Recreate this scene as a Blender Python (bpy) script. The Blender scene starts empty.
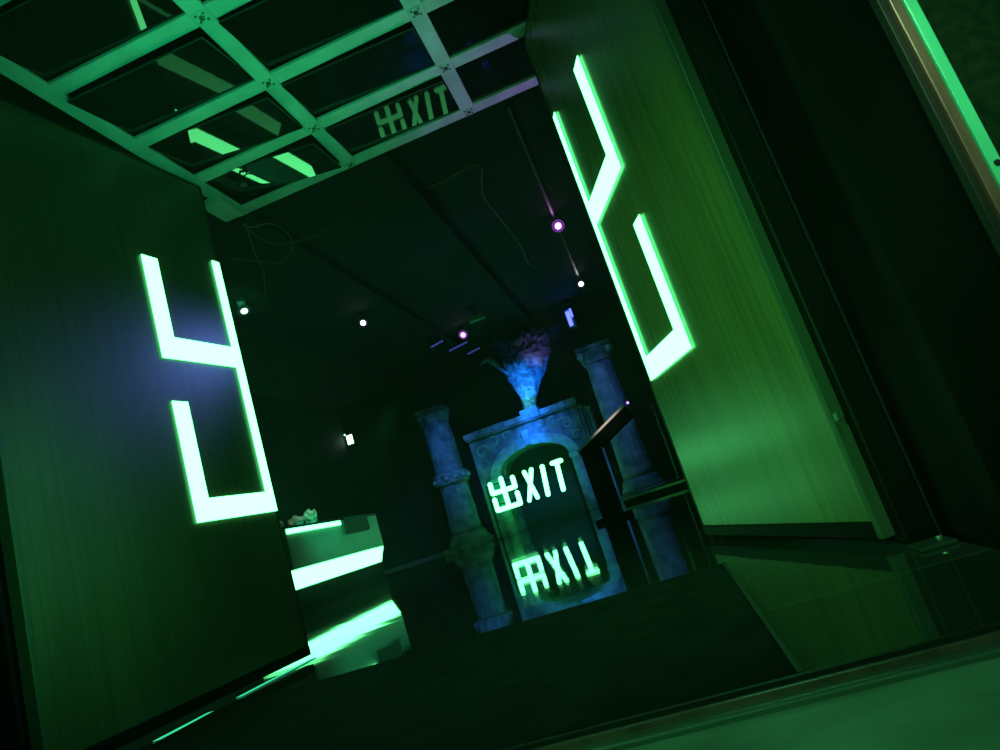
import bpy, bmesh, math, random
from mathutils import Vector, Matrix, noise
random.seed(7)
S = 0.36                     # one survey unit (the height of the lens above the floor) in metres
C = bpy.context.scene.collection
sc = bpy.context.scene
sc.view_settings.view_transform = 'Standard'
sc.view_settings.look = 'None'

# ------------------------------------------------------------------ camera
F, YAW, PITCH, ROLL = 657.83, -0.17983, 0.20742, -0.31122
cy, sy, cp, sp = math.cos(YAW), math.sin(YAW), math.cos(PITCH), math.sin(PITCH)
fwd = Vector((sy*cp, cy*cp, sp)); rt = Vector((cy, -sy, 0)); up = rt.cross(fwd)
r2 = rt*math.cos(ROLL) + up*math.sin(ROLL); u2 = up*math.cos(ROLL) - rt*math.sin(ROLL)
cd = bpy.data.cameras.new('camera'); cam = bpy.data.objects.new('camera', cd); C.objects.link(cam)
M = Matrix((r2, u2, -fwd)).transposed().to_4x4(); M.translation = Vector((0, 0, S)); cam.matrix_world = M
cd.sensor_width = 36; cd.lens = F/1000*36; cd.clip_start = 0.01; cd.clip_end = 100
sc.camera = cam

# ------------------------------------------------------------------ materials
def mat(name, base=(0.1, 0.1, 0.1), rough=0.5, metal=0.0, emit=None, estr=0.0, spec=0.5, coat=0.0):
    m = bpy.data.materials.new(name); m.use_nodes = True
    b = m.node_tree.nodes['Principled BSDF']
    b.inputs['Base Color'].default_value = (*base, 1); b.inputs['Roughness'].default_value = rough
    b.inputs['Metallic'].default_value = metal; b.inputs['Specular IOR Level'].default_value = spec
    b.inputs['Coat Weight'].default_value = coat
    if emit:
        b.inputs['Emission Color'].default_value = (*emit, 1); b.inputs['Emission Strength'].default_value = estr
    return m

def noisy(m, c1, c2, scale=(4, 4, 4), detail=5, bump=0.0, dist=0.02, rough=None, lo=0.35, hi=0.65, nscale=1.0):
    nt = m.node_tree; N = nt.nodes; b = N['Principled BSDF']
    tc = N.new('ShaderNodeTexCoord'); mp = N.new('ShaderNodeMapping'); mp.inputs['Scale'].default_value = scale
    nz = N.new('ShaderNodeTexNoise'); nz.inputs['Scale'].default_value = nscale; nz.inputs['Detail'].default_value = detail
    cr = N.new('ShaderNodeValToRGB'); e = cr.color_ramp.elements
    e[0].position = lo; e[0].color = (*c1, 1); e[1].position = hi; e[1].color = (*c2, 1)
    nt.links.new(tc.outputs['Object'], mp.inputs[0]); nt.links.new(mp.outputs[0], nz.inputs['Vector'])
    nt.links.new(nz.outputs[0], cr.inputs[0]); nt.links.new(cr.outputs[0], b.inputs['Base Color'])
    if bump:
        bp = N.new('ShaderNodeBump'); bp.inputs['Strength'].default_value = bump; bp.inputs['Distance'].default_value = dist
        nt.links.new(nz.outputs[0], bp.inputs['Height']); nt.links.new(bp.outputs[0], b.inputs['Normal'])
    if rough:
        mr = N.new('ShaderNodeMapRange'); mr.inputs['To Min'].default_value = rough[0]; mr.inputs['To Max'].default_value = rough[1]
        nt.links.new(nz.outputs[0], mr.inputs[0]); nt.links.new(mr.outputs[0], b.inputs['Roughness'])
    return m

def wood(name, c1, c2, rough=0.34):
    """vertical grain, plus narrow dark board joints, in the leaf's own coordinates (x along the leaf, z up)"""
    m = mat(name, c1, rough); nt = m.node_tree; N = nt.nodes; L = nt.links; b = N['Principled BSDF']
    tc = N.new('ShaderNodeTexCoord')
    mp = N.new('ShaderNodeMapping'); mp.inputs['Scale'].default_value = (42, 42, 1.1)
    nz = N.new('ShaderNodeTexNoise'); nz.inputs['Scale'].default_value = 1; nz.inputs['Detail'].default_value = 6
    mp2 = N.new('ShaderNodeMapping'); mp2.inputs['Scale'].default_value = (5, 5, 0.9)
    nz2 = N.new('ShaderNodeTexNoise'); nz2.inputs['Scale'].default_value = 1; nz2.inputs['Detail'].default_value = 3
    cr = N.new('ShaderNodeValToRGB'); e = cr.color_ramp.elements
    e[0].position = 0.3; e[0].color = (*c1, 1); e[1].position = 0.72; e[1].color = (*c2, 1)
    sx = N.new('ShaderNodeSeparateXYZ')
    fr = N.new('ShaderNodeMath'); fr.operation = 'MULTIPLY'; fr.inputs[1].default_value = 1/0.062
    ff = N.new('ShaderNodeMath'); ff.operation = 'FRACT'
    lt = N.new('ShaderNodeMath'); lt.operation = 'GREATER_THAN'; lt.inputs[1].default_value = 0.06
    ad = N.new('ShaderNodeMath'); ad.operation = 'ADD'
    mu = N.new('ShaderNodeMath'); mu.operation = 'MULTIPLY'; mu.inputs[1].default_value = 0.5
    mx = N.new('ShaderNodeMix'); mx.data_type = 'RGBA'; mx.blend_type = 'MULTIPLY'; mx.inputs[0].default_value = 0.28
    for a_, b_ in ((tc.outputs['Object'], mp.inputs[0]), (tc.outputs['Object'], mp2.inputs[0]), (mp.outputs[0], nz.inputs['Vector']),
                   (mp2.outputs[0], nz2.inputs['Vector']), (nz.outputs[0], ad.inputs[0]), (nz2.outputs[0], ad.inputs[1]),
                   (ad.outputs[0], mu.inputs[0]), (mu.outputs[0], cr.inputs[0]), (tc.outputs['Object'], sx.inputs[0]),
                   (sx.outputs[0], fr.inputs[0]), (fr.outputs[0], ff.inputs[0]), (ff.outputs[0], lt.inputs[0]),
                   (cr.outputs[0], mx.inputs[6]), (lt.outputs[0], mx.inputs[7]), (mx.outputs[2], b.inputs['Base Color'])):
        L.new(a_, b_)
    bp = N.new('ShaderNodeBump'); bp.inputs['Strength'].default_value = 0.25; bp.inputs['Distance'].default_value = 0.002
    L.new(mu.outputs[0], bp.inputs['Height']); L.new(bp.outputs[0], b.inputs['Normal'])
    return m

def floor_mat():
    m = mat('polished_floor', (0.010, 0.014, 0.013), 0.035, spec=0.55); nt = m.node_tree; N = nt.nodes; L = nt.links; b = N['Principled BSDF']
    tc = N.new('ShaderNodeTexCoord')
    mp = N.new('ShaderNodeMapping'); mp.inputs['Scale'].default_value = (0.6, 3.4, 1)
    nz = N.new('ShaderNodeTexNoise'); nz.inputs['Scale'].default_value = 1.0; nz.inputs['Detail'].default_value = 3
    bp = N.new('ShaderNodeBump'); bp.inputs['Strength'].default_value = 0.085; bp.inputs['Distance'].default_value = 0.010
    br = N.new('ShaderNodeTexBrick'); br.offset = 0; br.inputs['Scale'].default_value = 1.0
    br.inputs['Brick Width'].default_value = 0.8; br.inputs['Row Height'].default_value = 0.8; br.inputs['Mortar Size'].default_value = 0.006
    br.inputs['Color1'].default_value = (0.022, 0.028, 0.026, 1); br.inputs['Color2'].default_value = (0.030, 0.037, 0.034, 1)
    br.inputs['Mortar'].default_value = (0.05, 0.08, 0.065, 1)
    L.new(tc.outputs['Object'], mp.inputs[0]); L.new(mp.outputs[0], nz.inputs['Vector']); L.new(nz.outputs[0], bp.inputs['Height'])
    L.new(bp.outputs[0], b.inputs['Normal']); L.new(tc.outputs['Object'], br.inputs['Vector']); L.new(br.outputs[0], b.inputs['Base Color'])
    return m

def glow(name, col, s):
    return mat(name, (0, 0, 0), 0.6, emit=col, estr=s, spec=0)

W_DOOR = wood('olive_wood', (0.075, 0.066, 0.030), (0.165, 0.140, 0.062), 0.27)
W_LEFT = wood('olive_wood_dimmed', (0.042, 0.040, 0.024), (0.086, 0.080, 0.046), 0.36)  # same wood, with the dimmer light on the left leaf put into its colour
BLACK = mat('black_paint', (0.002, 0.0025, 0.0025), 0.5, spec=0.08)
BLACK_GLOSS = mat('black_gloss', (0.003, 0.004, 0.004), 0.25, spec=0.25)
REVEAL = mat('reveal_black', (0.0012, 0.0016, 0.0015), 0.5, spec=0.06)
DARKWALL = noisy(mat('dark_plaster', rough=0.75), (0.012, 0.016, 0.015), (0.024, 0.032, 0.029), (1.2, 1.2, 1.2))
HALLCEIL = noisy(mat('black_ceiling', rough=0.8), (0.010, 0.013, 0.013), (0.022, 0.028, 0.027), (0.8, 0.8, 0.8))
OUTWALL = noisy(mat('outer_wall_paint', rough=0.8, spec=0.05), (0.004, 0.013, 0.005), (0.009, 0.023, 0.010), (60, 60, 60), bump=0.2, dist=0.002)
JAMBPAINT = noisy(mat('jamb_paint', rough=0.7, spec=0.06), (0.0015, 0.003, 0.002), (0.003, 0.005, 0.004), (3, 3, 3))
FLOOR = floor_mat()
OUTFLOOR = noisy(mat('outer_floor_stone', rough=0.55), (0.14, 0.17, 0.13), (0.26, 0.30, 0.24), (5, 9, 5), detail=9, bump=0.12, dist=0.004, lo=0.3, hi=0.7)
MAT = noisy(mat('mat_pile', rough=0.95, spec=0.1), (0.004, 0.006, 0.006), (0.010, 0.014, 0.013), (9, 9, 9), detail=8, bump=0.5, dist=0.004)
STEEL = noisy(mat('brushed_steel', rough=0.35, metal=0.85), (0.22, 0.25, 0.22), (0.40, 0.44, 0.40), (2, 90, 90))
BLUEEDGE = mat('blued_edge', (0.012, 0.012, 0.03), 0.35, metal=0.3)
EDGING = mat('dark_edging', (0.02, 0.028, 0.024), 0.6, spec=0.2)
RAIL = noisy(mat('grid_paint', rough=0.38, spec=0.5), (0.40, 0.44, 0.42), (0.52, 0.56, 0.54), (6, 6, 6))
JOINT = noisy(mat('joint_metal', rough=0.45, metal=0.5), (0.07, 0.08, 0.07), (0.2, 0.22, 0.2), (40, 40, 40))
SMOKE = mat('smoked_mirror', (0.004, 0.006, 0.005), 0.02)
SMOKE.node_tree.nodes['Principled BSDF'].inputs['IOR'].default_value = 1.55
TRIMBROWN = noisy(mat('copper_trim', rough=0.4, metal=0.3), (0.17, 0.075, 0.06), (0.30, 0.13, 0.11), (30, 30, 4))
TRIMDARK = mat('dark_trim', (0.018, 0.016, 0.013), 0.55, spec=0.25)
TRIMLIGHT = noisy(mat('pale_trim', rough=0.32), (0.06, 0.50, 0.26), (0.13, 0.68, 0.42), (14, 14, 4))
NEON = glow('mint_light', (0.115, 1.0, 0.28), 7.0)
HALORIM = glow('added_rim_glow', (0.0, 1.0, 0.22), 3.5)  # added glow behind the strokes, casts a green halo on the door
NEONSIGN = glow('mint_sign_light', (0.115, 1.0, 0.28), 7.5)
SIGNHALORIM = glow('added_sign_rim_glow', (0.0, 1.0, 0.22), 3.0)  # same added glow behind the exit sign strokes
STRIP = glow('counter_strip_light', (0.115, 1.0, 0.28), 7.0)
REFLSTREAK = glow('floor_reflection_glow', (0.05, 0.85, 0.38), 0.9)  # glow standing in for the counter light mirrored in the floor
COUNTER = noisy(mat('counter_laminate', rough=0.4), (0.20, 0.26, 0.22), (0.26, 0.32, 0.28), (3, 3, 3))
STONE = noisy(mat('weathered_stone', rough=0.8), (0.10, 0.13, 0.15), (0.46, 0.52, 0.55), (4.5, 4.5, 4.5), detail=9, bump=0.8, dist=0.05, lo=0.3, hi=0.72)
STONEPALE = noisy(mat('pale_stone', rough=0.7), (0.30, 0.36, 0.38), (0.62, 0.68, 0.70), (6, 6, 6), detail=8, bump=0.6, dist=0.03)
VASEM = noisy(mat('sculpture_resin', rough=0.45), (0.20, 0.26, 0.34), (0.70, 0.78, 0.88), (9, 9, 14), detail=7, bump=0.9, dist=0.04)
BRANCH = noisy(mat('branch_bark', rough=0.7), (0.05, 0.05, 0.09), (0.26, 0.25, 0.34), (8, 8, 8), bump=0.6)
CABLE = mat('grey_cable', (0.30, 0.33, 0.31), 0.5)
WIRE = mat('dull_wire', (0.10, 0.11, 0.10), 0.6)
CREAM = noisy(mat('crumpled_cream', rough=0.8), (0.50, 0.45, 0.38), (0.85, 0.80, 0.70), (30, 30, 30), bump=0.4, dist=0.01)
HOUSING = mat('lamp_housing', (0.03, 0.032, 0.035), 0.4)
HOUSINGPALE = mat('lamp_housing_pale', (0.6, 0.66, 0.62), 0.4)
BOARD = noisy(mat('dark_board', rough=0.6), (0.022, 0.022, 0.012), (0.034, 0.034, 0.02), (8, 8, 8))
LENSW = glow('lens_white', (0.85, 0.88, 1.0), 6.0)
LENSP = glow('lens_purple', (0.85, 0.35, 1.0), 6.0)
LENSG = glow('lens_mint', (0.6, 1.0, 0.85), 3.0)
HALOP = glow('purple_halo_glow', (0.40, 0.10, 0.75), 0.35)  # purple halo around the lenses, put into a glowing ring
BEZ = mat('bezel_dark', (0.05, 0.05, 0.08), 0.4)
LENSB = glow('lens_blue', (0.05, 0.07, 1.0), 6.0)
TUBEB = glow('tube_blue', (0.10, 0.13, 0.8), 0.32)
TINYP = glow('purple_indicator', (0.6, 0.35, 1.0), 1.5)
LECT = mat('lectern_black', (0.002, 0.002, 0.0025), 0.6, spec=0.0)
LITEDGE = mat('lectern_lit_edge', (0.60, 0.50, 0.45), 0.35)  # pale colour carries the light along the top of the black lectern
SKIRT = mat('skirting_wood', (0.40, 0.26, 0.22), 0.4)

# ------------------------------------------------------------------ mesh building (survey units in, metres out)
class MB:
    def __init__(s): s.v = []; s.f = []
    def add(s, vs, fs):
        n = len(s.v); s.v += [tuple(v) for v in vs]; s.f += [tuple(i+n for i in f) for f in fs]; return s
    def box(s, x0, x1, y0, y1, z0, z1):
        return s.add([(x0,y0,z0),(x1,y0,z0),(x1,y1,z0),(x0,y1,z0),(x0,y0,z1),(x1,y0,z1),(x1,y1,z1),(x0,y1,z1)],
                     [(0,3,2,1),(4,5,6,7),(0,1,5,4),(1,2,6,5),(2,3,7,6),(3,0,4,7)])
    def obox(s, p, q, w, h, upv=(0,0,1)):
        p, q = Vector(p), Vector(q); d = (q-p).normalized(); a = d.cross(Vector(upv)).normalized()*w/2; b = a.cross(d).normalized()*h/2
        return s.add([p-a-b,p+a-b,p+a+b,p-a+b,q-a-b,q+a-b,q+a+b,q-a+b],[(0,3,2,1),(4,5,6,7),(0,1,5,4),(1,2,6,5),(2,3,7,6),(3,0,4,7)])
    def tube(s, pts, r, n=8, cap=True):
        pts = [Vector(p) for p in pts]; k = len(pts); rs = r if isinstance(r, (list, tuple)) else [r]*k
        d0 = (pts[1]-pts[0]).normalized(); a = d0.orthogonal().normalized(); vs = []
        for i, p in enumerate(pts):
            d = (pts[min(i+1,k-1)]-pts[max(i-1,0)]).normalized()
            a = (a-d*a.dot(d)).normalized(); b = d.cross(a)
            for j in range(n):
                t = 2*math.pi*j/n; vs.append(p+(a*math.cos(t)+b*math.sin(t))*rs[i])
        fs = [(i*n+j, i*n+(j+1)%n, (i+1)*n+(j+1)%n, (i+1)*n+j) for i in range(k-1) for j in range(n)]
        if cap: fs += [tuple(range(n-1,-1,-1)), tuple((k-1)*n+j for j in range(n))]
        return s.add(vs, fs)
    def lathe(s, c, prof, n=32, wob=0.0, flute=0.0, nfl=16):
        vs = []; k = len(prof)
        for (r, z) in prof:
            for j in range(n):
                t = 2*math.pi*j/n; rr = r*(1 + flute*math.cos(nfl*t)) if flute else r
                p = Vector((c[0]+rr*math.cos(t), c[1]+rr*math.sin(t), c[2]+z))
                if wob: p += Vector((math.cos(t), math.sin(t), 0))*noise.noise(p*1.7)*wob
                vs.append(p)
        fs = [(i*n+j, i*n+(j+1)%n, (i+1)*n+(j+1)%n, (i+1)*n+j) for i in range(k-1) for j in range(n)]
        fs += [tuple(range(n-1,-1,-1)), tuple((k-1)*n+j for j in range(n))]
        return s.add(vs, fs)
    def prism(s, poly, y0, y1):                     # polygon in (x, z), extruded along y
        n = len(poly); vs = [(x,y0,z) for x,z in poly]+[(x,y1,z) for x,z in poly]
        return s.add(vs, [tuple(range(n)), tuple(range(2*n-1,n-1,-1))]+[(i,i+n,(i+1)%n+n,(i+1)%n) for i in range(n)])
    def lump(s, c, r, seed=0, amp=0.45, sub=3):
        bm = bmesh.new(); bmesh.ops.create_icosphere(bm, subdivisions=sub, radius=1)
        vs = []
        for v in bm.verts:
            k = 1+amp*noise.noise(v.co*2.2+Vector((seed*3.1, seed, 0)))+amp*0.5*noise.noise(v.co*5+Vector((seed, 7, 0)))
            vs.append((c[0]+v.co.x*r[0]*k, c[1]+v.co.y*r[1]*k, max(c[2]-r[2]*0.85, c[2]+v.co.z*r[2]*k)))
        fs = [tuple(v.index for v in f.verts) for f in bm.faces]; bm.free(); return s.add(vs, fs)
    def build(s, name, m, parent=None, off=(0,0,0), bevel=0.0, smooth=False, mats=None, pick=None):
        me = bpy.data.meshes.new(name); o = Vector(off)
        me.from_pydata([tuple((Vector(v)-o)*S) for v in s.v], [], s.f); me.update()
        bm = bmesh.new(); bm.from_mesh(me); bmesh.ops.recalc_face_normals(bm, faces=bm.faces); bm.to_mesh(me); bm.free()
        for mm in (mats or [m]): me.materials.append(mm)
        if pick:
            for p in me.polygons: p.material_index = pick(p)
        if smooth:
            for p in me.polygons: p.use_smooth = True
        ob = bpy.data.objects.new(name, me); C.objects.link(ob)
        if parent is not None: ob.parent = parent
        else: ob.location = o*S
        if bevel:
            b = ob.modifiers.new('edge', 'BEVEL'); b.width = bevel*S; b.segments = 2; b.limit_method = 'ANGLE'
        return ob

def tag(o, label, cat, group=None, kind=None):
    o['label'] = label; o['category'] = cat
    if group: o['group'] = group
    if kind: o['kind'] = kind
    return o
def thing(name, label, cat, loc=(0,0,0), rz=0.0, group=None, kind=None):
    o = bpy.data.objects.new(name, None); C.objects.link(o); o.location = Vector(loc)*S; o.rotation_euler.z = rz
    o.empty_display_size = 0.05
    return tag(o, label, cat, group, kind)
def struct(name, mb, m, label, cat, **k):
    return tag(mb.build(name, m, **k), label, cat, kind='structure')

# ------------------------------------------------------------------ the setting
struct('floor', MB().box(-20, 5, 3.06, 44, -0.3, 0), FLOOR, 'black polished mirror-like tile floor of the dark hall', 'floor')
struct('floor_outer', MB().box(-12, 6, -8, 2.86, -0.3, -0.005), OUTFLOOR, 'grey stone floor in front of the doorway, lit green', 'floor')
th = thing('trim_1', 'metal threshold strip across the doorway between outer floor and black mat', 'threshold', (-2, 2.96, 0), kind='structure')
MB().box(-8.1, 3.62, -0.10, 0.10, -0.3, 0.025).build('threshold_plate', STEEL, th, bevel=0.012)
MB().box(-8.1, 3.62, -0.035, -0.015, 0.02, 0.05).build('raised_rib', TRIMBROWN, th)
MB().box(-8.1, 3.62, 0.075, 0.105, 0.02, 0.045).build('raised_rib', TRIMDARK, th)
struct('ceiling', MB().box(-20, 5, 5.4, 44.3, 12.0, 12.3), HALLCEIL, 'black ceiling of the dark hall', 'ceiling')
struct('wall_back', MB().box(-20.3, 5.3, 44, 44.3, 0, 12), DARKWALL, 'dark back wall of the hall behind the stone gate', 'wall')
struct('wall_left', MB().box(-20.3, -20, 5.4, 44, 0, 12), DARKWALL, 'dark left wall of the hall behind the counter', 'wall')
struct('wall_right', MB().box(5, 5.3, 5.4, 44, 0, 12), DARKWALL, 'dark right wall of the hall behind the open right door', 'wall')
struct('baseboard_back', MB().box(-19.99, 4.99, 43.9, 44, 0, 0.14), SKIRT, 'thin brown baseboard along the back wall', 'baseboard')
struct('wall_front_left', MB().box(-20.3, -6.14, 5.15, 5.4, 0, 12), DARKWALL, 'inner face of the entrance wall left of the doorway', 'wall')
struct('wall_front_right', MB().box(1.66, 5.3, 5.15, 5.4, 0, 12), DARKWALL, 'inner face of the entrance wall right of the doorway', 'wall')
struct('wall_front_upper', MB().box(-6.14, 1.66, 5.15, 5.4, 8.1, 12), DARKWALL, 'inner face of the entrance wall over the doorway', 'wall')
# deep reveals of the doorway: dark painted front half, black glossy rear half
for sx, nm, wd in ((1, 'right', 'right'), (-1, 'left', 'left')):
    X = 1.62 if sx > 0 else -6.10
    w = thing('wall_reveal_'+nm, f'deep black reveal wall on the {wd} side of the doorway', 'wall', (X, 4.1, 0), kind='structure')
    x0, x1 = (0, 1.9) if sx > 0 else (-1.9, 0)
    MB().box(x0, x1, -1.08, -0.05, 0, 9).build('painted_panel', JAMBPAINT, w)
    MB().box(x0, x1, -0.05, 1.0, 0, 9).build('glossy_panel', REVEAL, w)
    f = thing('door_frame', f'black door frame post with a thin metal edge at the {wd} hinge side', 'door frame', (X, 5.2, 0), kind='structure')
    a0, a1 = (-0.22, 0.0) if sx > 0 else (0.0, 0.22)
    MB().box(a0, a1, -0.05, 0.2, 0, 7.45).build('post', BLACK, f, bevel=0.02)
    e0, e1 = (-0.012, 0.01) if sx > 0 else (-0.01, 0.012)
    MB().box(e0, e1, -0.085, -0.06, 0, 7.45).build('metal_edge', BLUEEDGE, f)
struct('wall_header', MB().box(-8.1, 3.6, 3.02, 4.45, 8.15, 12), JAMBPAINT, 'dark lintel wall over the doorway', 'wall')
struct('wall_outer_right', MB().box(1.71, 6, 3.0, 3.04, 0, 12), OUTWALL, 'dark green outer wall panel right of the doorway', 'wall')
struct('wall_outer_left', MB().box(-12, -6.19, 3.0, 3.04, 0, 12), OUTWALL, 'dark green outer wall panel left of the doorway', 'wall')
for sx, nm in ((1, 'right'), (-1, 'left')):
    X = 1.62 if sx > 0 else -6.10
    t = thing('trim_2' if sx > 0 else 'trim_3', f'copper brown and pale riveted casing strip on the {nm} edge of the doorway', 'door casing', (X, 2.98, 0), kind='structure')
    k = lambda a, b: (min(a*sx, b*sx), max(a*sx, b*sx))
    MB().box(*k(-0.03, 0.0), -0.02, 0.04, 0, 9).build('dark_bead', TRIMDARK, t, bevel=0.006)
    MB().box(*k(0.0, 0.042), -0.045, 0.04, 0, 9).build('copper_strip', TRIMBROWN, t, bevel=0.006)
    MB().box(*k(0.042, 0.09), -0.06, 0.04, 0, 9).build('pale_strip', TRIMLIGHT, t, bevel=0.006)
    for i in range(7):
        zz = 0.49+i*1.26
        MB().tube([(0.068*sx, -0.058, zz), (0.068*sx, -0.068, zz)], 0.011, 10).build('rivet', TRIMDARK, t)

# ------------------------------------------------------------------ the two doors
A_ANG, B_ANG = 0.145, -0.295
A0, B0 = (-5.287, 8.644), (0.271, 8.744)
LEAF, TOP, BOT = 3.62, 7.43, 0.06
ea = (math.sin(A_ANG), math.cos(A_ANG)); eb = (math.sin(B_ANG), math.cos(B_ANG))
def door(name, label, free, e, side, inset):
    """local x runs from hinge to free edge; the face with the sign is on local y*side > 0"""
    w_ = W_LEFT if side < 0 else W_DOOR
    hx, hy = free[0]-LEAF*e[0], free[1]-LEAF*e[1]
    d = thing(name, label, 'door', (hx, hy, 0), math.atan2(e[1], e[0]), kind='structure')
    yy = lambda a, b: (min(a*side, b*side), max(a*side, b*side))
    MB().box(0.06, LEAF-0.045, *yy(-0.13, 0.0), BOT+0.12, TOP-0.03).build('leaf', w_, d, bevel=0.01)
    MB().box(0.06, LEAF, *yy(-0.15, 0.012), BOT, BOT+0.12).build('bottom_rail', BLACK, d, bevel=0.01)
    MB().box(LEAF-0.045, LEAF, *yy(-0.15, 0.006), BOT+0.12, TOP).build('free_edge_strip', TRIMDARK, d, bevel=0.008)
    MB().box(0.0, 0.06, *yy(-0.15, 0.02), BOT, TOP).build('hinge_edge_strip', RAILDIM, d, bevel=0.008)
    MB().box(0.06, LEAF-0.045, *yy(-0.15, 0.006), TOP-0.03, TOP).build('top_strip', TRIMDARK, d)
    # the glowing half character: raised acrylic strokes in a shallow channel tray
    R = LEAF-inset; W, cw = (1.45, 0.145) if side < 0 else (1.56, 0.125)
    strokes = [(R-cw, R, 2.09, 6.06), (R-W, R-cw, 4.29, 4.61), (R-W, R-W+0.25, 4.61, 5.79),
               (R-W, R-cw, 2.09, 2.38), (R-W, R-W+0.25, 2.38, 3.685)]
    tr = MB(); fc = MB(); rim = MB(); g = 0.03
    for (x0, x1, z0, z1) in strokes:
        tr.box(x0+0.06, x1-0.06, *yy(0.0, 0.01), z0+0.06, z1-0.06)
        rim.box(x0+0.03, x1-0.03, *yy(0.004, 0.016), z0+0.03, z1-0.03)
        fc.box(x0, x1, *yy(0.016, 0.028), z0, z1)
    sg = fc.build('light_character', NEON, d); sg['label'] = 'glowing mint half of the exit character on the door leaf'
    rim.build('added_glow_rim', HALORIM, sg); tr.build('mounting_bar', TRIMDARK, sg)
    return d
RAILDIM = mat('edge_metal', (0.05, 0.06, 0.045), 0.4)
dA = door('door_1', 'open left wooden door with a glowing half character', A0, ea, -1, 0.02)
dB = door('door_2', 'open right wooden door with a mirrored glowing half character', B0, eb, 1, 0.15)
# small catch on the right hinge edge
MB().box(-0.13, -0.09, 0.03, 0.06, 0.93, 1.0).build('hinge_knuckle', STEEL, dB, bevel=0.01)

# ------------------------------------------------------------------ canopy grid with smoked mirror panels
gx = [-5.34, -3.14, -0.92, 1.30]; gy = [4.70, 5.97, 7.32, 8.55, 9.79]
ZC = 7.47; RW = 0.23
can = thing('ceiling_canopy', 'low grey metal grid canopy with glossy black mirror panels above the doors', 'ceiling grid', (-2, 7.2, ZC), kind='structure')
O = (-2, 7.2, ZC)
for x in gx:
    m = MB(); m.box(x-RW/2, x+RW/2, gy[0]-0.12, gy[-1]+0.12, ZC+0.012, ZC+0.07)
    m.build('long_rail', RAIL, can, O, bevel=0.012)
for y in gy:
    for i in range(3):
        MB().box(gx[i]+RW/2, gx[i+1]-RW/2, y-RW/2, y+RW/2, ZC+0.012, ZC+0.07).build('cross_rail', RAIL, can, O, bevel=0.012)
for x in gx[1:3]:
    for y in gy:
        m = MB(); m.box(x-0.085, x+0.085, y-0.085, y+0.085, ZC, ZC+0.012)
        m.build('joint_plate', RAIL, can, O, bevel=0.006)
        b = MB()
        for dx, dy in ((-0.05,-0.05),(0.05,-0.05),(-0.05,0.05),(0.05,0.05)):
            b.tube([(x+dx, y+dy, ZC), (x+dx, y+dy, ZC-0.012)], 0.016, 8)
        b.tube([(x, y, ZC), (x, y, ZC-0.02)], 0.034, 10)
        b.build('joint_bolts', JOINT, can, O)
PANEL_TILT = {(0, 0): (-1.5, 9), (0, 1): (-1.5, 9), (0, 2): (-4, 6), (0, 3): (-7.5, 5), (2, 0): (0.8, 3), (2, 1): (0.8, 3), (2, 2): (0.35, 2.73), (2, 3): (-0.47, 1.6)}
for i in range(3):
    for j in range(4):                                # every panel hangs a little askew in its frame
        x0, x1, y0, y1 = gx[i]+0.125, gx[i+1]-0.125, gy[j]+0.125, gy[j+1]-0.125
        tx, ty = (math.tan(math.radians(a_)) for a_ in PANEL_TILT.get((i, j), (-1.9, 7.55)))
        hx_, hy_ = (x1-x0)/2, (y1-y0)/2; zc = ZC+0.055-abs(hy_*ty)*0.9
        Z4 = [zc+tx*sx*hx_+ty*sy_*hy_ for sx, sy_ in ((-1,-1),(1,-1),(1,1),(-1,1))]
        P4 = [(x0,y0),(x1,y0),(x1,y1),(x0,y1)]
        m = MB().add([(*p_, z_) for p_, z_ in zip(P4, Z4)]+[(*p_, z_+0.03) for p_, z_ in zip(P4, Z4)],
                     [(0,3,2,1),(4,5,6,7),(0,1,5,4),(1,2,6,5),(2,3,7,6),(3,0,4,7)])
        m.build('mirror_panel', SMOKE, can, O)
MB().box(-5.46, 1.42, 4.55, 9.94, ZC+0.62, ZC+0.68).build('top_cover', BLACK, can, O)
for (x0, x1, y0, y1) in ((-5.46, -5.40, 4.55, 9.94), (1.36, 1.42, 4.55, 9.94), (-5.40, 1.36, 4.55, 4.58), (-5.40, 1.36, 9.91, 9.94)):
    MB().box(x0, x1, y0, y1, ZC+0.07, ZC+0.62).build('side_fascia', BLACK, can, O)
MB().box(-5.62, -5.24, 9.05, 9.72, ZC-0.10, ZC+0.012).build('corner_bracket', RAIL, can, O, bevel=0.01)

# ------------------------------------------------------------------ mat, floor reflection streaks, floor hinge
tag(MB().box(-5.20, 0.25, 3.10, 6.45, 0.0, 0.035).build('entrance_mat', MAT, off=(-2.5, 4.8, 0), bevel=0.01), 'large black entrance mat on the floor between the two doors', 'mat')
tag(MB().box(0.25, 0.275, 3.10, 6.45, 0.0, 0.04).build('mat_edging', EDGING, off=(0.26, 4.8, 0)), 'thin metal edging along the right side of the black mat', 'edging')
def freflection(p, q, label):  # glowing streak in place of the counter strip's floor reflection
    t = thing('floor_reflection_streak', label, 'reflection streak', (p[0], p[1], 0), group='green floor reflection streaks under the left door')
    MB().obox((*p, 0.003), (*q, 0.003), 0.10, 0.006).build('backing', TRIMDARK, t, (*p, 0))
    MB().obox((*p, 0.008), (*q, 0.008), 0.085, 0.005).build('streak_glow', REFLSTREAK, t, (*p, 0))
freflection((-5.405, 5.87), (-5.36, 6.62), 'short glowing streak imitating a green floor reflection under the left door, nearer the mat front')
freflection((-5.345, 7.10), (-5.255, 8.62), 'long glowing streak imitating a green floor reflection under the free edge of the left door')
fh = thing('floor_hinge', 'small metal floor hinge plate beside the foot of the right door', 'floor hinge', (1.47, 4.95, 0))
MB().box(-0.10, 0.13, -0.14, 0.10, 0, 0.03).build('cover_plate', EDGING, fh, bevel=0.01)
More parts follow.
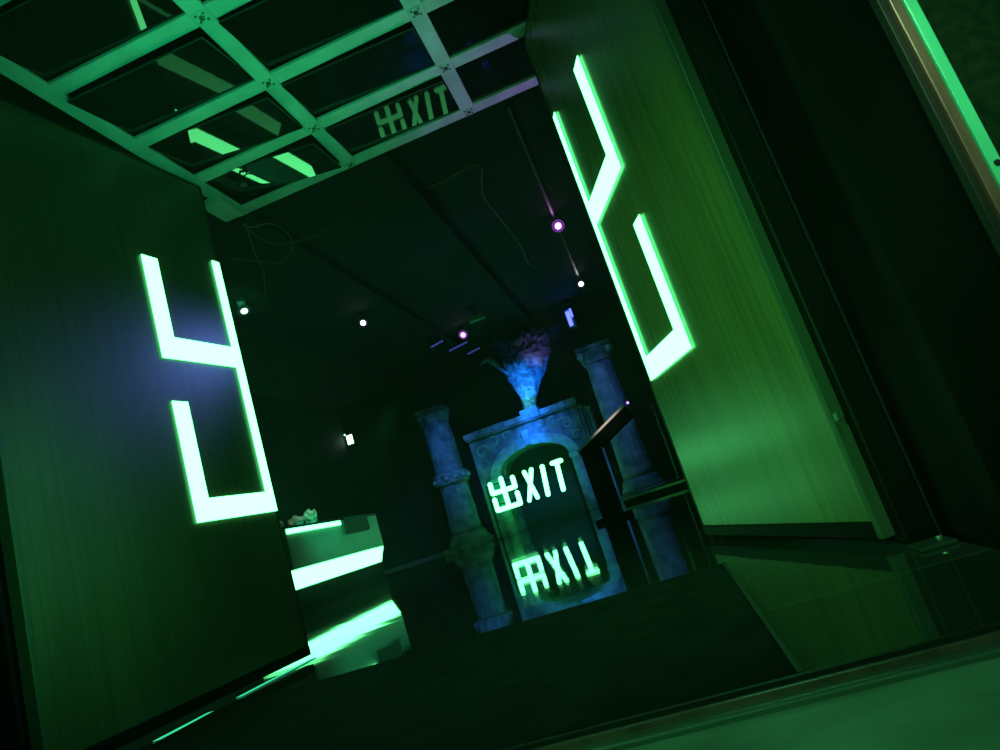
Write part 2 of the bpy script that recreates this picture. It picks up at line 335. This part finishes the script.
MB().tube([(0.06, -0.05, 0.03), (0.06, -0.05, 0.06)], 0.022, 12).build('pivot_pin', STEEL, fh, bevel=0.006)

# ------------------------------------------------------------------ reception counter on the left
ct = thing('reception_counter', 'green lit reception counter with two glowing horizontal strips at the left', 'counter', (-13.6, 24, 0))
CO = (-13.6, 24, 0); cx = -12.6
MB().box(-14.6, cx-0.16, 20.9, 28.0, 0, 0.86).build('plinth', BLACK, ct, CO)
m = MB(); m.add([(-14.6,20.78,1.53),(cx,20.78,1.53),(cx,28.35,1.53),(-14.6,28.35,1.53),(-14.6,20.78,2.93),(cx,20.78,2.93),(cx,28.35,2.93),(-14.6,28.35,2.93)],
                [(0,3,2,1),(4,5,6,7),(0,1,5,4),(1,2,6,5),(2,3,7,6),(3,0,4,7)])
m.build('front_panel', COUNTER, ct, CO, bevel=0.02)
MB().add([(-14.6,20.78,0.88),(cx-0.09,21.25,0.88),(cx-0.09,27.9,0.88),(-14.6,27.9,0.88),(-14.6,20.78,1.50),(cx,21.2,1.50),(cx-0.01,28.3,1.50),(-14.6,28.3,1.50)],
         [(0,3,2,1),(4,5,6,7),(0,1,5,4),(1,2,6,5),(2,3,7,6),(3,0,4,7)]).build('lower_light_panel', STRIP, ct, CO)['label'] = 'broad glowing white-green light band'
MB().box(-14.7, cx+0.02, 20.7, 28.45, 2.93, 3.02).build('countertop', BLACK_GLOSS, ct, CO, bevel=0.015)
MB().box(cx, cx+0.05, 20.85, 24.8, 2.76, 2.92).build('upper_light_strip', STRIP, ct, CO)['label'] = 'thin glowing white-green strip under the countertop'
MB().box(cx, cx+0.04, 27.05, 27.25, 2.80, 2.88).build('indicator_light', LENSG, ct, CO)
nb = thing('notice_board', 'dark square notice board hanging on the front of the green counter', 'board', (cx+0.07, 26.1, 2.4))
MB().box(-0.02, 0.03, -1.05, 1.1, -0.06, 0.60).build('panel', BOARD, nb, bevel=0.01)
MB().box(-0.02, 0.035, -1.0, 1.05, 0.60, 0.63).build('hanging_rail', TRIMDARK, nb)
for k, (x, y, r, lb) in enumerate(((-13.0, 21.2, (0.14, 0.16, 0.16), 'small crumpled cream tissue on the counter top, nearest the left door'),
                                   (-13.0, 22.3, (0.26, 0.34, 0.20), 'flat crumpled cream cloth in the middle of the counter top'),
                                   (-12.95, 23.3, (0.22, 0.30, 0.30), 'taller crumpled cream cloth on the counter top, nearest the notice board'))):
    tag(MB().lump((x, y, 3.02+r[2]*0.85), r, k+1).build('crumpled_cloth', CREAM, off=(x, y, 3.02), smooth=False), lb, 'cloth', 'crumpled cream cloths on the counter')

# ------------------------------------------------------------------ stone gate
GY = 38.0
gt = thing('stone_gate', 'carved blue lit stone gate with a wide arch around the exit sign', 'gate', (-6.4, GY+1.3, 0)); GO = (-6.4, GY+1.3, 0)
AC, SPR = -6.55, 3.4
def arch(hw, rise, n=28): return [(AC+hw*math.cos(math.pi*i/n), SPR+rise*math.sin(math.pi*i/n)) for i in range(n+1)]
inner = arch(2.15, 1.15); outer = arch(2.75, 1.72)
poly = [(-3.2, 0), (-3.2, 5.9), (-10.0, 5.9), (-10.0, 0), (AC-2.15, 0)] + inner[::-1] + [(AC+2.15, 0)]
MB().prism(poly, GY, GY+2.6).build('arch_wall', STONE, gt, GO, bevel=0.03)
ring = inner + outer[::-1]
MB().prism(ring, GY-0.16, GY+0.02).build('arch_ring', STONEPALE, gt, GO, bevel=0.03)
for sx in (-1, 1):
    x = AC+sx*2.43
    MB().box(x-0.28, x+0.28, GY-0.12, GY+0.02, 0, 3.3).build('leg_pilaster', STONE, gt, GO, bevel=0.03)
    MB().box(x-0.36, x+0.36, GY-0.2, GY+0.02, 3.15, 3.42).build('impost_block', STONEPALE, gt, GO, bevel=0.03)
MB().box(-10.08, -3.12, GY-0.28, GY+2.7, 5.9, 6.02).build('cornice_band', STONE, gt, GO, bevel=0.03)
c = MB()
xs = [-10.15, -9.4, -8.3, -7.55, -6.8, -5.9, -5.3, -4.2, -3.7, -3.08]
for i in range(len(xs)-1): c.box(xs[i]+0.015, xs[i+1]-0.015, GY-0.34-0.03*(i % 2), GY+2.75, 6.02, 6.34+0.02*(i % 3))
c.build('cornice', STONEPALE, gt, GO, bevel=0.03)
for k, (x0, x1, zt, yy) in enumerate(((-3.2, -2.95, 5.72, 0.10), (-2.95, -2.72, 5.62, 0.25), (-2.72, -2.45, 5.5, 0.05))):
    MB().box(x0+0.02, x1-0.02, GY+yy, GY+2.6, 0, zt).build('side_pilaster', STONE, gt, GO, bevel=0.04)
    MB().box(x0-0.02, x1+0.02, GY+yy-0.06, GY+2.6, zt, zt+0.14).build('pilaster_cap', STONEPALE, gt, GO, bevel=0.03)
rng = random.Random(3)
def scroll(cx_, cz_, r, turn, flip):
    pts = []
    for i in range(30):
        t = i/29; a_ = turn+flip*t*4.4*math.pi/2; rr = r*(1-0.8*t); pts.append((cx_+rr*math.cos(a_), GY-0.03, cz_+rr*math.sin(a_)))
    return pts
for (x, z, r, tu, fl) in ((-9.35, 5.1, 0.42, 0.3, 1), (-8.5, 5.45, 0.3, 2.0, -1), (-9.4, 4.25, 0.3, 1.2, -1), (-7.7, 5.55, 0.24, 0.4, 1),
                          (-4.05, 5.1, 0.42, 2.6, -1), (-4.8, 5.45, 0.3, 1.0, 1), (-3.7, 4.3, 0.28, 0.5, 1), (-5.5, 5.55, 0.22, 2.0, -1)):
    MB().tube(scroll(x, z, r, tu, fl), [0.085*(1-0.5*i/29) for i in range(30)], 7).build('carved_scroll', STONEPALE, gt, GO, smooth=True)
MB().box(AC-0.22, AC+0.22, GY-0.26, GY, 4.6, 5.5).build('keystone', STONEPALE, gt, GO, bevel=0.05)
MB().box(-8.7, -4.4, GY+2.55, GY+2.6, 0, 4.55).build('rear_panel', DARKWALL, gt, GO)
MB().box(-6.45, -5.35, GY-0.4, GY+1.5, 6.34, 6.62).build('pedestal', STONEPALE, gt, GO, bevel=0.05)

# ------------------------------------------------------------------ exit sign
SY = 37.15
sg = thing('exit_sign', 'glowing mint exit sign standing in front of the arch of the stone gate', 'sign', (-7.3, SY, 0)); SO = (-7.3, SY, 0)
for z in (1.86, 3.02): MB().box(-9.6, -4.4, SY+0.03, SY+0.06, z-0.03, z+0.03).build('back_rail', BLACK, sg, SO)
for x in (-9.55, -4.45):
    MB().box(x-0.04, x+0.04, SY+0.06, SY+0.12, 0.04, 3.08).build('post', BLACK, sg, SO)
    MB().box(x-0.15, x+0.15, SY-0.2, SY+0.3, 0, 0.04).build('foot', BLACK, sg, SO)
def stroke(fc, rm, p, q, w):
    """rounded light tube stroke in the (x, z) plane"""
    fc.obox((p[0], SY-0.05, p[1]), (q[0], SY-0.05, q[1]), w, 0.05, (0, 1, 0)); rm.obox((p[0], SY, p[1]), (q[0], SY, q[1]), w, 0.06, (0, 1, 0))
    for e in (p, q):
        fc.tube([(e[0], SY-0.075, e[1]), (e[0], SY-0.025, e[1])], w/2, 12); rm.tube([(e[0], SY-0.03, e[1]), (e[0], SY+0.03, e[1])], w/2, 12)
def glyph(name, segs, w=0.26):
    fc, rm = MB(), MB()
    for p, q in segs: stroke(fc, rm, p, q, w)
    f = fc.build(name, NEONSIGN, sg, SO); rm.build('added_glow_rim', SIGNHALORIM, f, SO)
x0, xm, x1 = -9.26, -8.56, -7.88
glyph('chinese_character', [((xm, 3.22), (xm, 1.56)), ((x0, 3.08), (x0, 2.54)), ((x0, 2.54), (x1, 2.54)), ((x1, 3.08), (x1, 2.54)),
                        ((x0, 2.18), (x0, 1.56)), ((x0, 1.56), (x1, 1.56)), ((x1, 2.18), (x1, 1.56))])
glyph('letter_x', [((-7.14, 3.14), (-6.84, 1.58)), ((-6.70, 3.16), (-7.34, 1.56))], 0.24)
glyph('letter_i', [((-6.05, 3.12), (-6.22, 1.56))], 0.26)
glyph('letter_t', [((-5.45, 3.12), (-4.94, 3.12)), ((-5.20, 3.12), (-5.31, 1.56))], 0.26)

# ------------------------------------------------------------------ torch-like sculpture on the gate
ts = thing('torch_sculpture', 'blue lit flaring torch-like sculpture standing on top of the stone gate', 'sculpture', (-5.9, 38.8, 6.62)); TO = (-5.9, 38.8, 6.62)
prof = [(6.70, -5.90, .42), (6.9, -5.88, .38), (7.2, -5.82, .46), (7.6, -5.72, .60), (8.0, -5.62, .76), (8.4, -5.52, .94), (8.8, -5.42, 1.12), (9.2, -5.34, 1.28), (9.55, -5.28, 1.36), (9.8, -5.22, 1.25)]
vs = []; n = 40
for k in range(len(prof)*3-2):
    i = k//3; t = (k % 3)/3; a_, b_ = prof[i], prof[min(i+1, len(prof)-1)]
    z = a_[0]+(b_[0]-a_[0])*t; xx = a_[1]+(b_[1]-a_[1])*t; r = a_[2]+(b_[2]-a_[2])*t
    for j in range(n):
        th_ = 2*math.pi*j/n; rr = r*(1+0.10*math.cos(7*th_+z*3.2)+0.08*noise.noise(Vector((th_*2, z*3, 0)))); 
        vs.append((xx+rr*math.cos(th_), 38.8+rr*0.8*math.sin(th_), z+0.07*math.sin(5*th_+z)))
kk = len(prof)*3-2
fs = [(i*n+j, i*n+(j+1)%n, (i+1)*n+(j+1)%n, (i+1)*n+j) for i in range(kk-1) for j in range(n)]+[tuple(range(n-1,-1,-1)), tuple((kk-1)*n+j for j in range(n))]
MB().add(vs, fs).build('flared_stem', VASEM, ts, TO, smooth=True)
rng = random.Random(11)
for k in range(46):
    th_ = rng.uniform(0, 2*math.pi); rad = rng.uniform(0.25, 1.25)
    bx, by = -5.3+rad*math.cos(th_), 38.8+0.8*rad*math.sin(th_)
    hgt = rng.uniform(0.5, 1.2)+0.7*(math.cos(th_) > 0); lean = rng.uniform(0.2, 0.7)*(1 if math.cos(th_) > -0.2 else -0.5)
    pts = [(bx+lean*u*u+0.10*math.sin(u*7+k), by+0.1*math.cos(u*6+k), 9.4+hgt*u) for u in [i/7 for i in range(8)]]
    MB().tube(pts, [0.19*(1-0.75*i/7) for i in range(8)], 6).build('crown_branch', BRANCH, ts, TO, smooth=True)
MB().lump((-4.75, 38.9, 10.25), (1.15, 0.9, 0.85), 5, 0.9, 4).build('carved_crown', BRANCH, ts, TO, smooth=True)
MB().tube([(-6.2, 38.6, 8.9), (-6.75, 38.6, 9.45), (-7.05, 38.6, 9.9), (-7.25, 38.6, 10.25), (-7.5, 38.6, 10.45), (-7.85, 38.6, 10.35), (-8.0, 38.6, 10.2)],
          [.13, .12, .14, .22, .17, .09, .03], 8).build('curled_branch', VASEM, ts, TO, smooth=True)

# ------------------------------------------------------------------ columns
def column(label, cx_, cy_, r, H, carved):
    t = thing('stone_column', label, 'column', (cx_, cy_, 0)); o = (cx_, cy_, 0)
    MB().box(cx_-r*1.45, cx_+r*1.45, cy_-r*1.45, cy_+r*1.45, 0, 0.35).build('plinth', STONE, t, o, bevel=0.05)
    MB().lathe(o, [(r*1.35, .35), (r*1.38, .5), (r*1.2, .62), (r*1.24, .74), (r*1.05, .95)], 36, 0.03).build('base', STONE, t, o, smooth=True)
    k = 22; MB().lathe(o, [(r*(1.0-0.12*i/k), .95+(H-1.85)*i/k) for i in range(k+1)], 64, 0.05, 0.018, 16).build('shaft', STONE, t, o, smooth=True)
    if carved:
        zr = 4.0
        MB().lathe(o, [(r*.98, zr-.18), (r*1.1, zr-.12), (r*1.16, zr), (r*1.06, zr+.1), (r*1.1, zr+.3), (r*1.18, zr+.42), (r*1.12, zr+.54), (r*.95, zr+.6)], 40, 0.08).build('carved_ring', STONE, t, o, smooth=True)
        m = MB()
        for j in range(12):
            a_ = 2*math.pi*j/12; m.lump((cx_+r*1.16*math.cos(a_), cy_+r*1.16*math.sin(a_), zr+.2), (.14, .14, .16), j, 0.3, 2)
        m.build('carved_leaves', STONEPALE, t, o, smooth=True)
    zc = H-0.9
    MB().lathe(o, [(r*.88, zc-.05), (r*1.0, zc), (r*.95, zc+.12), (r*1.05, zc+.3), (r*(1.08 if carved else 1.25), zc+.5), (r*(1.1 if carved else 1.3), zc+.62), (r*1.0, zc+.68)], 40, 0.10).build('capital', STONE, t, o, smooth=True)
    m = MB(); vk = 0.72 if carved else 0.95
    for sx in (-1, 1):
        for sy_ in (-1, 1):
            m.lump((cx_+sx*r*vk, cy_+sy_*r*vk, zc+.45), (.2, .2, .24), sx+2*sy_, 0.35, 2)
    m.build('capital_volutes', STONEPALE, t, o, smooth=True)
    aw = r*(1.0 if carved else 1.2)
    MB().box(cx_-aw, cx_+aw, cy_-aw, cy_+aw, H-.24, H).build('abacus', STONE, t, o, bevel=0.06)
column('tall weathered stone column with a carved ring, left of the gate', -11.68, 38.2, 0.92, 8.6, True)
column('tall weathered stone column with a broad capital, right of the gate behind the lectern', -1.02, 34.0, 0.78, 8.0, False)

# ------------------------------------------------------------------ lectern, platform, rail posts
lc = thing('lectern', 'black lectern with a tilted flat top in front of the right column', 'lectern', (-1.75, 20.3, 0)); LO = (-1.75, 20.3, 0)
p, q = Vector((-1.98, 20.25, 2.02)), Vector((-0.22, 20.25, 2.90))
MB().obox(p, q, 0.95, 0.34, (0, 0, 1)).build('tilted_top', LECT, lc, LO, bevel=0.02)
d = (q-p).normalized(); nn = Vector((-d.z, 0, d.x))
MB().obox(p+nn*0.205, q+nn*0.205, 0.97, 0.07, (0, 0, 1)).build('lit_top_edge', LITEDGE, lc, LO, bevel=0.01)
MB().box(-2.02, -1.40, 20.0, 20.5, 0.1, 2.30).build('pedestal', LECT, lc, LO, bevel=0.02)
MB().box(-2.25, -1.15, 19.85, 20.75, 0, 0.12).build('foot_plate', LECT, lc, LO, bevel=0.02)
MB().lump((q.x+0.03, 19.8, q.z+0.22), (.045, .045, .045), 2, 0.1, 2).build('indicator_light', TINYP, lc, LO)
pf = thing('low_platform', 'low dark platform with a shiny front edge at the foot of the right column', 'platform', (-0.2, 31, 0)); PO = (-0.2, 31, 0)
MB().box(-1.9, 2.6, 29.8, 32.6, 0, 0.26).build('body', BLACK, pf, PO, bevel=0.02)
MB().box(-1.92, 2.62, 29.72, 29.8, 0.16, 0.30).build('metal_edge', STEEL, pf, PO, bevel=0.02)
for i, (x, lb) in enumerate(((0.75, 'dark railing post just right of the right column'), (1.15, 'dark railing post in the middle beside the right door edge'), (1.55, 'dark railing post closest to the right door edge'))):
    t = thing('railing_post', lb, 'post', (x, 30.6, 0.31), group='dark railing posts on the platform'); o = (x, 30.6, 0.31)
    MB().lathe(o, [(.15, 0), (.15, .12), (.08, .2), (.10, .8), (.07, 1.6), (.09, 2.6), (.07, 3.0), (.10, 3.1), (.10, 3.3)], 14).build('baluster', HOUSING, t, o, smooth=True)
    MB().lathe(o, [(.02, 3.3), (.12, 3.4), (.13, 3.5), (.02, 3.62)], 14).build('finial', HOUSING, t, o, smooth=True)

# ------------------------------------------------------------------ lights in the hall ceiling
def spot_fixture(label, x, y, z, lens, r=0.13, zc=12.0, tilt=(0, -1, -0.55), hm=HOUSING, group='ceiling spotlights', L=0.55):
    t = thing('ceiling_spotlight', label, 'spotlight', (x, y, zc), group=group); o = (x, y, zc)
    d = Vector(tilt).normalized(); c = Vector((x, y, z))
    MB().lathe((x, y, zc), [(.16, -.1), (.16, 0)], 16).build('mounting_plate', HOUSING, t, o)
    MB().tube([(x, y, zc-.08), tuple(c-d*L*0.5)], 0.03, 8).build('stem', HOUSING, t, o)
    MB().tube([tuple(c-d*L), tuple(c-d*L*0.75), tuple(c-d*0.02)], [r*.8, r*1.15, r*1.2], 16).build('housing', hm, t, o)
    MB().tube([tuple(c-d*0.02), tuple(c+d*0.015)], r, 16).build('lens', lens, t, o)
    MB().tube([tuple(c-d*0.03), tuple(c-d*0.018)], r*2.0, 20).build('halo_bezel', HALOP if lens is LENSP else BEZ, t, o)
    return t
spot_fixture('purple white ceiling spotlight nearest the right door character', -0.46, 25.6, 11.5, LENSP, .13)
spot_fixture('small white ceiling spotlight further along the track below the purple one', -0.51, 34.27, 11.5, LENSW, .13)
spot_fixture('purple ceiling spotlight above the three blue light tubes', -7.76, 35.37, 11.5, LENSP, .13)
spot_fixture('single white ceiling spotlight alone in the middle left of the dark ceiling', -10.47, 27.74, 11.5, LENSW, .12)
spot_fixture('mint white ceiling spotlight with a green lit housing beside the left door character', -12.71, 21.75, 11.45, LENSG, .13, tilt=(0.3, -0.35, -1), hm=HOUSINGPALE, L=1.1)
wl = thing('wall_floodlight', 'small white floodlight on the back wall above the counter end', 'floodlight', (-19.6, 43.6, 9.55)); WO = (-19.6, 43.6, 9.55)
MB().box(-19.7, -19.5, 43.5, 44.0, 9.5, 9.62).build('bracket', HOUSING, wl, WO)
MB().box(-19.88, -19.32, 43.2, 43.5, 9.15, 9.95).build('housing', HOUSING, wl, WO, bevel=0.04)
MB().box(-19.82, -19.38, 43.16, 43.2, 9.22, 9.88).build('lens', LENSG, wl, WO)
MB().lump((-19.95, 43.3, 10.02), (.06, .06, .06), 1, .1, 2).build('side_lamp', LENSG, wl, WO)
pj = thing('hanging_stage_lamp', 'tall blue white stage lamp hanging above the right stone column', 'stage lamp', (-1.8, 38, 12)); JO = (-1.8, 38, 12)
MB().box(-2.1, -1.5, 37.7, 38.3, 11.75, 12).build('base', HOUSING, pj, JO, bevel=0.03)
MB().tube([(-1.85, 38, 11.75), (-1.85, 38, 11.4)], 0.08, 10).build('yoke', HOUSING, pj, JO)
MB().box(-2.05, -1.60, 37.8, 38.3, 10.35, 11.45).build('head', HOUSINGPALE, pj, JO, bevel=0.05)
MB().box(-2.0, -1.78, 37.76, 37.8, 10.4, 11.3).build('lens_panel', LENSB, pj, JO)
MB().box(-1.74, -1.62, 37.76, 37.8, 10.9, 11.4).build('lens_panel', LENSB, pj, JO)
for (a_, b_, lb) in (((-9.75, 35.3), (-8.9, 34.9), 'short blue light tube on the ceiling, first of three below the purple spotlight'),
                     ((-9.3, 37.4), (-8.0, 36.9), 'longer blue light tube on the ceiling, second of three below the purple spotlight'),
                     ((-8.75, 39.6), (-7.85, 39.2), 'short blue light tube on the ceiling, third and closest to the sculpture')):
    t = thing('ceiling_light_tube', lb, 'light tube', (a_[0], a_[1], 12), group='blue light tubes on the ceiling'); o = (a_[0], a_[1], 12)
    MB().obox((*a_, 11.75), (*b_, 11.75), .18, .5).build('casing', HOUSING, t, o)
    MB().tube([(*a_, 11.47), (*b_, 11.47)], .055, 8).build('tube', TUBEB, t, o)
ap = thing('ceiling_speaker', 'small grey green loudspeaker box on the ceiling above the sculpture', 'loudspeaker', (-6.3, 33.2, 12)); o = (-6.3, 33.2, 12)
MB().box(-6.35, -6.25, 33.15, 33.25, 11.65, 12).build('bracket', HOUSING, ap, o)
MB().box(-6.75, -5.85, 33.0, 33.4, 11.32, 11.66).build('cabinet', HOUSINGPALE, ap, o, bevel=0.05)
t = thing('lighting_track', 'thin black lighting track running along the dark ceiling on the right', 'lighting track', (-0.5, 28, 12)); o = (-0.5, 28, 12)
MB().box(-0.56, -0.44, 17, 37, 11.88, 12).build('rail', HOUSING, t, o); MB().box(-0.52, -0.48, 17, 37, 11.86, 11.88).build('conductor_slot', STEEL, t, o)
for i, x in enumerate((-4.3, -8.8, -14.0)):
    tag(MB().box(x-.14, x+.14, 10.2, 43.9, 11.6, 12).build('ceiling_beam', HALLCEIL, off=(x, 27, 12)), ('black ceiling beam running over the exit sign', 'black ceiling beam left of the blue light tubes', 'black ceiling beam above the reception counter')[i], 'beam', kind='structure')
def smoothpath(P, n=8):
    P = [Vector(p) for p in P]; out = []
    for i in range(len(P)-1):
        a_, b_, c_, d_ = P[max(i-1,0)], P[i], P[i+1], P[min(i+2,len(P)-1)]
        for k in range(n):
            u = k/n; out.append(0.5*((2*b_)+(c_-a_)*u+(2*a_-5*b_+4*c_-d_)*u*u+(3*b_-a_-3*c_+d_)*u**3))
    return out+[P[-1]]
zz = 11.5
tag(MB().tube(smoothpath([(-3.76, 18.9, 11.62), (-2.9, 18.7, 11.55), (-2.2, 18.5, zz), (-1.98, 18.8, 11.45), (-2.25, 19.9, 11.5), (-2.42, 21, zz), (-2.3, 23.5, zz), (-2.2, 26, 11.45), (-2.31, 28.6, zz), (-1.9, 29.4, zz), (-1.5, 30.4, 11.55), (-1.2, 31.2, 11.9)]), .035, 6).build('hanging_cable', CABLE, off=(-2.3, 24, 12), smooth=True),
    'long loose grey cable sagging under the dark ceiling', 'cable')
loop = [(-5.45, 9.95, 7.35), (-5.3, 10.0, 7.25), (-5.05, 10.2, 7.3), (-4.95, 10.6, 7.2), (-5.15, 11.0, 7.1), (-5.5, 11.1, 7.0), (-5.9, 10.8, 7.1), (-6.15, 10.5, 7.15)]
wt = thing('hanging_wires', 'thin grey wires curling and dangling below the far corner of the grid canopy', 'wire', (-5.4, 9.95, 7.35)); o = (-5.4, 9.95, 7.35)
MB().tube(smoothpath(loop), .015, 6).build('curled_wire', WIRE, wt, o, smooth=True)
MB().tube(smoothpath([(-5.4, 9.97, 7.36), (-5.5, 10.2, 7.0), (-5.62, 10.5, 6.9), (-5.58, 10.5, 6.7), (-5.75, 10.8, 6.6), (-5.85, 11.0, 6.75), (-6.1, 11.3, 6.55)]), .018, 6).build('dangling_wire', WIRE, wt, o, smooth=True)
MB().tube(smoothpath([(-5.45, 9.96, 7.36), (-5.3, 10.1, 7.1), (-5.2, 10.6, 7.1), (-4.7, 11.4, 7.4), (-3.9, 12.6, 8.3)]), .012, 6).build('long_wire', WIRE, wt, o, smooth=True)

# ------------------------------------------------------------------ lights
def lamp(kind, loc, energy, col, target=None, size=0.3, sy_=None, spot=60, blend=0.6):
    l = bpy.data.lights.new(kind.lower()+'_lamp', kind); l.energy = energy; l.color = col
    if kind == 'AREA':
        l.size = size
        if sy_: l.shape = 'RECTANGLE'; l.size_y = sy_
    else: l.shadow_soft_size = size
    if kind == 'SPOT': l.spot_size = math.radians(spot); l.spot_blend = blend
    o = bpy.data.objects.new(l.name, l); C.objects.link(o); o.location = Vector(loc)*S
    if target is not None: o.rotation_euler = ((Vector(target)-Vector(loc))*S).to_track_quat('-Z', 'Y').to_euler()
    return o
GREEN = (0.10, 1.0, 0.17)
lamp('AREA', (0.4, -1.6, 6.5), 20, (0.13, 1.0, 0.34), (0.9, 2.5, 0), 0.5)          # light over the outer floor
lamp('SPOT', (1.0, 0.6, 4.2), 52, (0.42, 1.0, 0.50), (1.70, 3.0, 2.1), 0.05, spot=24, blend=1)   # added unseen spot, brightens the door casing
lamp('SPOT', (-3.2, -1.0, 3.0), 330, GREEN, (0.8, 7.2, 1.7), 0.2, spot=48, blend=1)    # added unseen spot, from outside onto the right door
lamp('SPOT', (-1.9, 3.2, 0.9), 150, (0.01, 1.0, 0.36), (-3.0, 6.5, 7.4), 0.1, spot=50, blend=1)   # added unseen spot, greens the canopy rails from below
lamp('SPOT', (0.8, 0.5, 2.4), 110, (0.05, 1.0, 0.24), (-5.75, 5.3, 1.9), 0.2, spot=26, blend=1)    # added fill for the hinge side of the left door
lamp('SPOT', (2.4, 12.5, 0.4), 130, (0.45, 0.25, 1.0), (0.1, 9.3, 7.4), 0.08, spot=36, blend=1)   # added purple spot hidden behind the right door, tints the canopy
lamp('SPOT', (-0.9, 12.5, 6.9), 105, (0.16, 0.26, 1.0), (-5.6, 6.5, 3.7), 0.1, spot=24, blend=1)  # added blue spot, tints the left door
lamp('SPOT', (-6.0, 31.0, 1.0), 1000, (0.005, 0.17, 1.0), (-5.55, 38.5, 8.2), 0.05, spot=19, blend=1)   # onto the sculpture
lamp('SPOT', (-2.5, 33.0, 7.0), 60, (0.35, 0.25, 1.0), (-4.6, 38.8, 10.3), 0.05, spot=24, blend=0.9)     # purple onto its crown
lamp('POINT', (-5.9, 37.7, 7.2), 2.0, (0.10, 1.0, 0.70), size=0.04)                                     # cyan lamp at its foot
lamp('SPOT', (-4.6, 30.5, 9.0), 300, (0.03, 0.24, 1.0), (-6.2, 38, 5.0), 0.2, spot=42, blend=1)
lamp('SPOT', (-5.6, 35.2, 6.6), 110, (0.01, 0.18, 1.0), (-6.2, 38, 5.0), 0.05, spot=40, blend=1)          # onto the crown of the arch
lamp('SPOT', (-3.0, 33.0, 3.2), 40, (0.05, 0.20, 1.0), (-3.4, 38, 2.0), 0.1, spot=40, blend=1)
lamp('SPOT', (-9.0, 31.0, 9.0), 150, (0.05, 0.24, 1.0), (-11.7, 38, 4.8), 0.2, spot=46, blend=1)
lamp('SPOT', (-2.2, 27.5, 10.0), 120, (0.09, 0.28, 1.0), (-1.0, 34, 4.2), 0.2, spot=46, blend=1)
lamp('SPOT', (-1.6, 15.0, 6.5), 240, (1.0, 0.85, 0.8), (-1.0, 20.0, 2.75), 0.05, spot=12, blend=1)          # added narrow spot to pick out the lectern edge
lamp('SPOT', (-11.6, 22.5, 10.5), 60, (1.0, 0.88, 0.7), (-13.0, 22.5, 3.0), 0.1, spot=26)                # added pale spot, brightens the cloths on the counter top
lamp('SPOT', (-6.4, 17.5, 5.0), 330, (0.03, 1.0, 0.40), (-12.6, 25.0, 2.2), 0.1, spot=36, blend=1)        # added green spot, lifts the counter front
lamp('SPOT', (-9.5, 13.0, 6.0), 260, (0.05, 1.0, 0.35), (-12.8, 21.9, 12.0), 0.05, spot=9, blend=0.5)     # added narrow spot, lights the fixture housing beside the left door
w = bpy.data.worlds.new('world'); sc.world = w; w.use_nodes = True
w.node_tree.nodes['Background'].inputs[0].default_value = (0.15, 0.6, 0.4, 1); w.node_tree.nodes['Background'].inputs[1].default_value = 0.002

wn = w.node_tree; vs_ = wn.nodes.new('ShaderNodeVolumeScatter'); vs_.inputs['Density'].default_value = 0.005; vs_.inputs['Anisotropy'].default_value = 0.3
wn.links.new(vs_.outputs[0], [n_ for n_ in wn.nodes if n_.type == 'OUTPUT_WORLD'][0].inputs['Volume'])
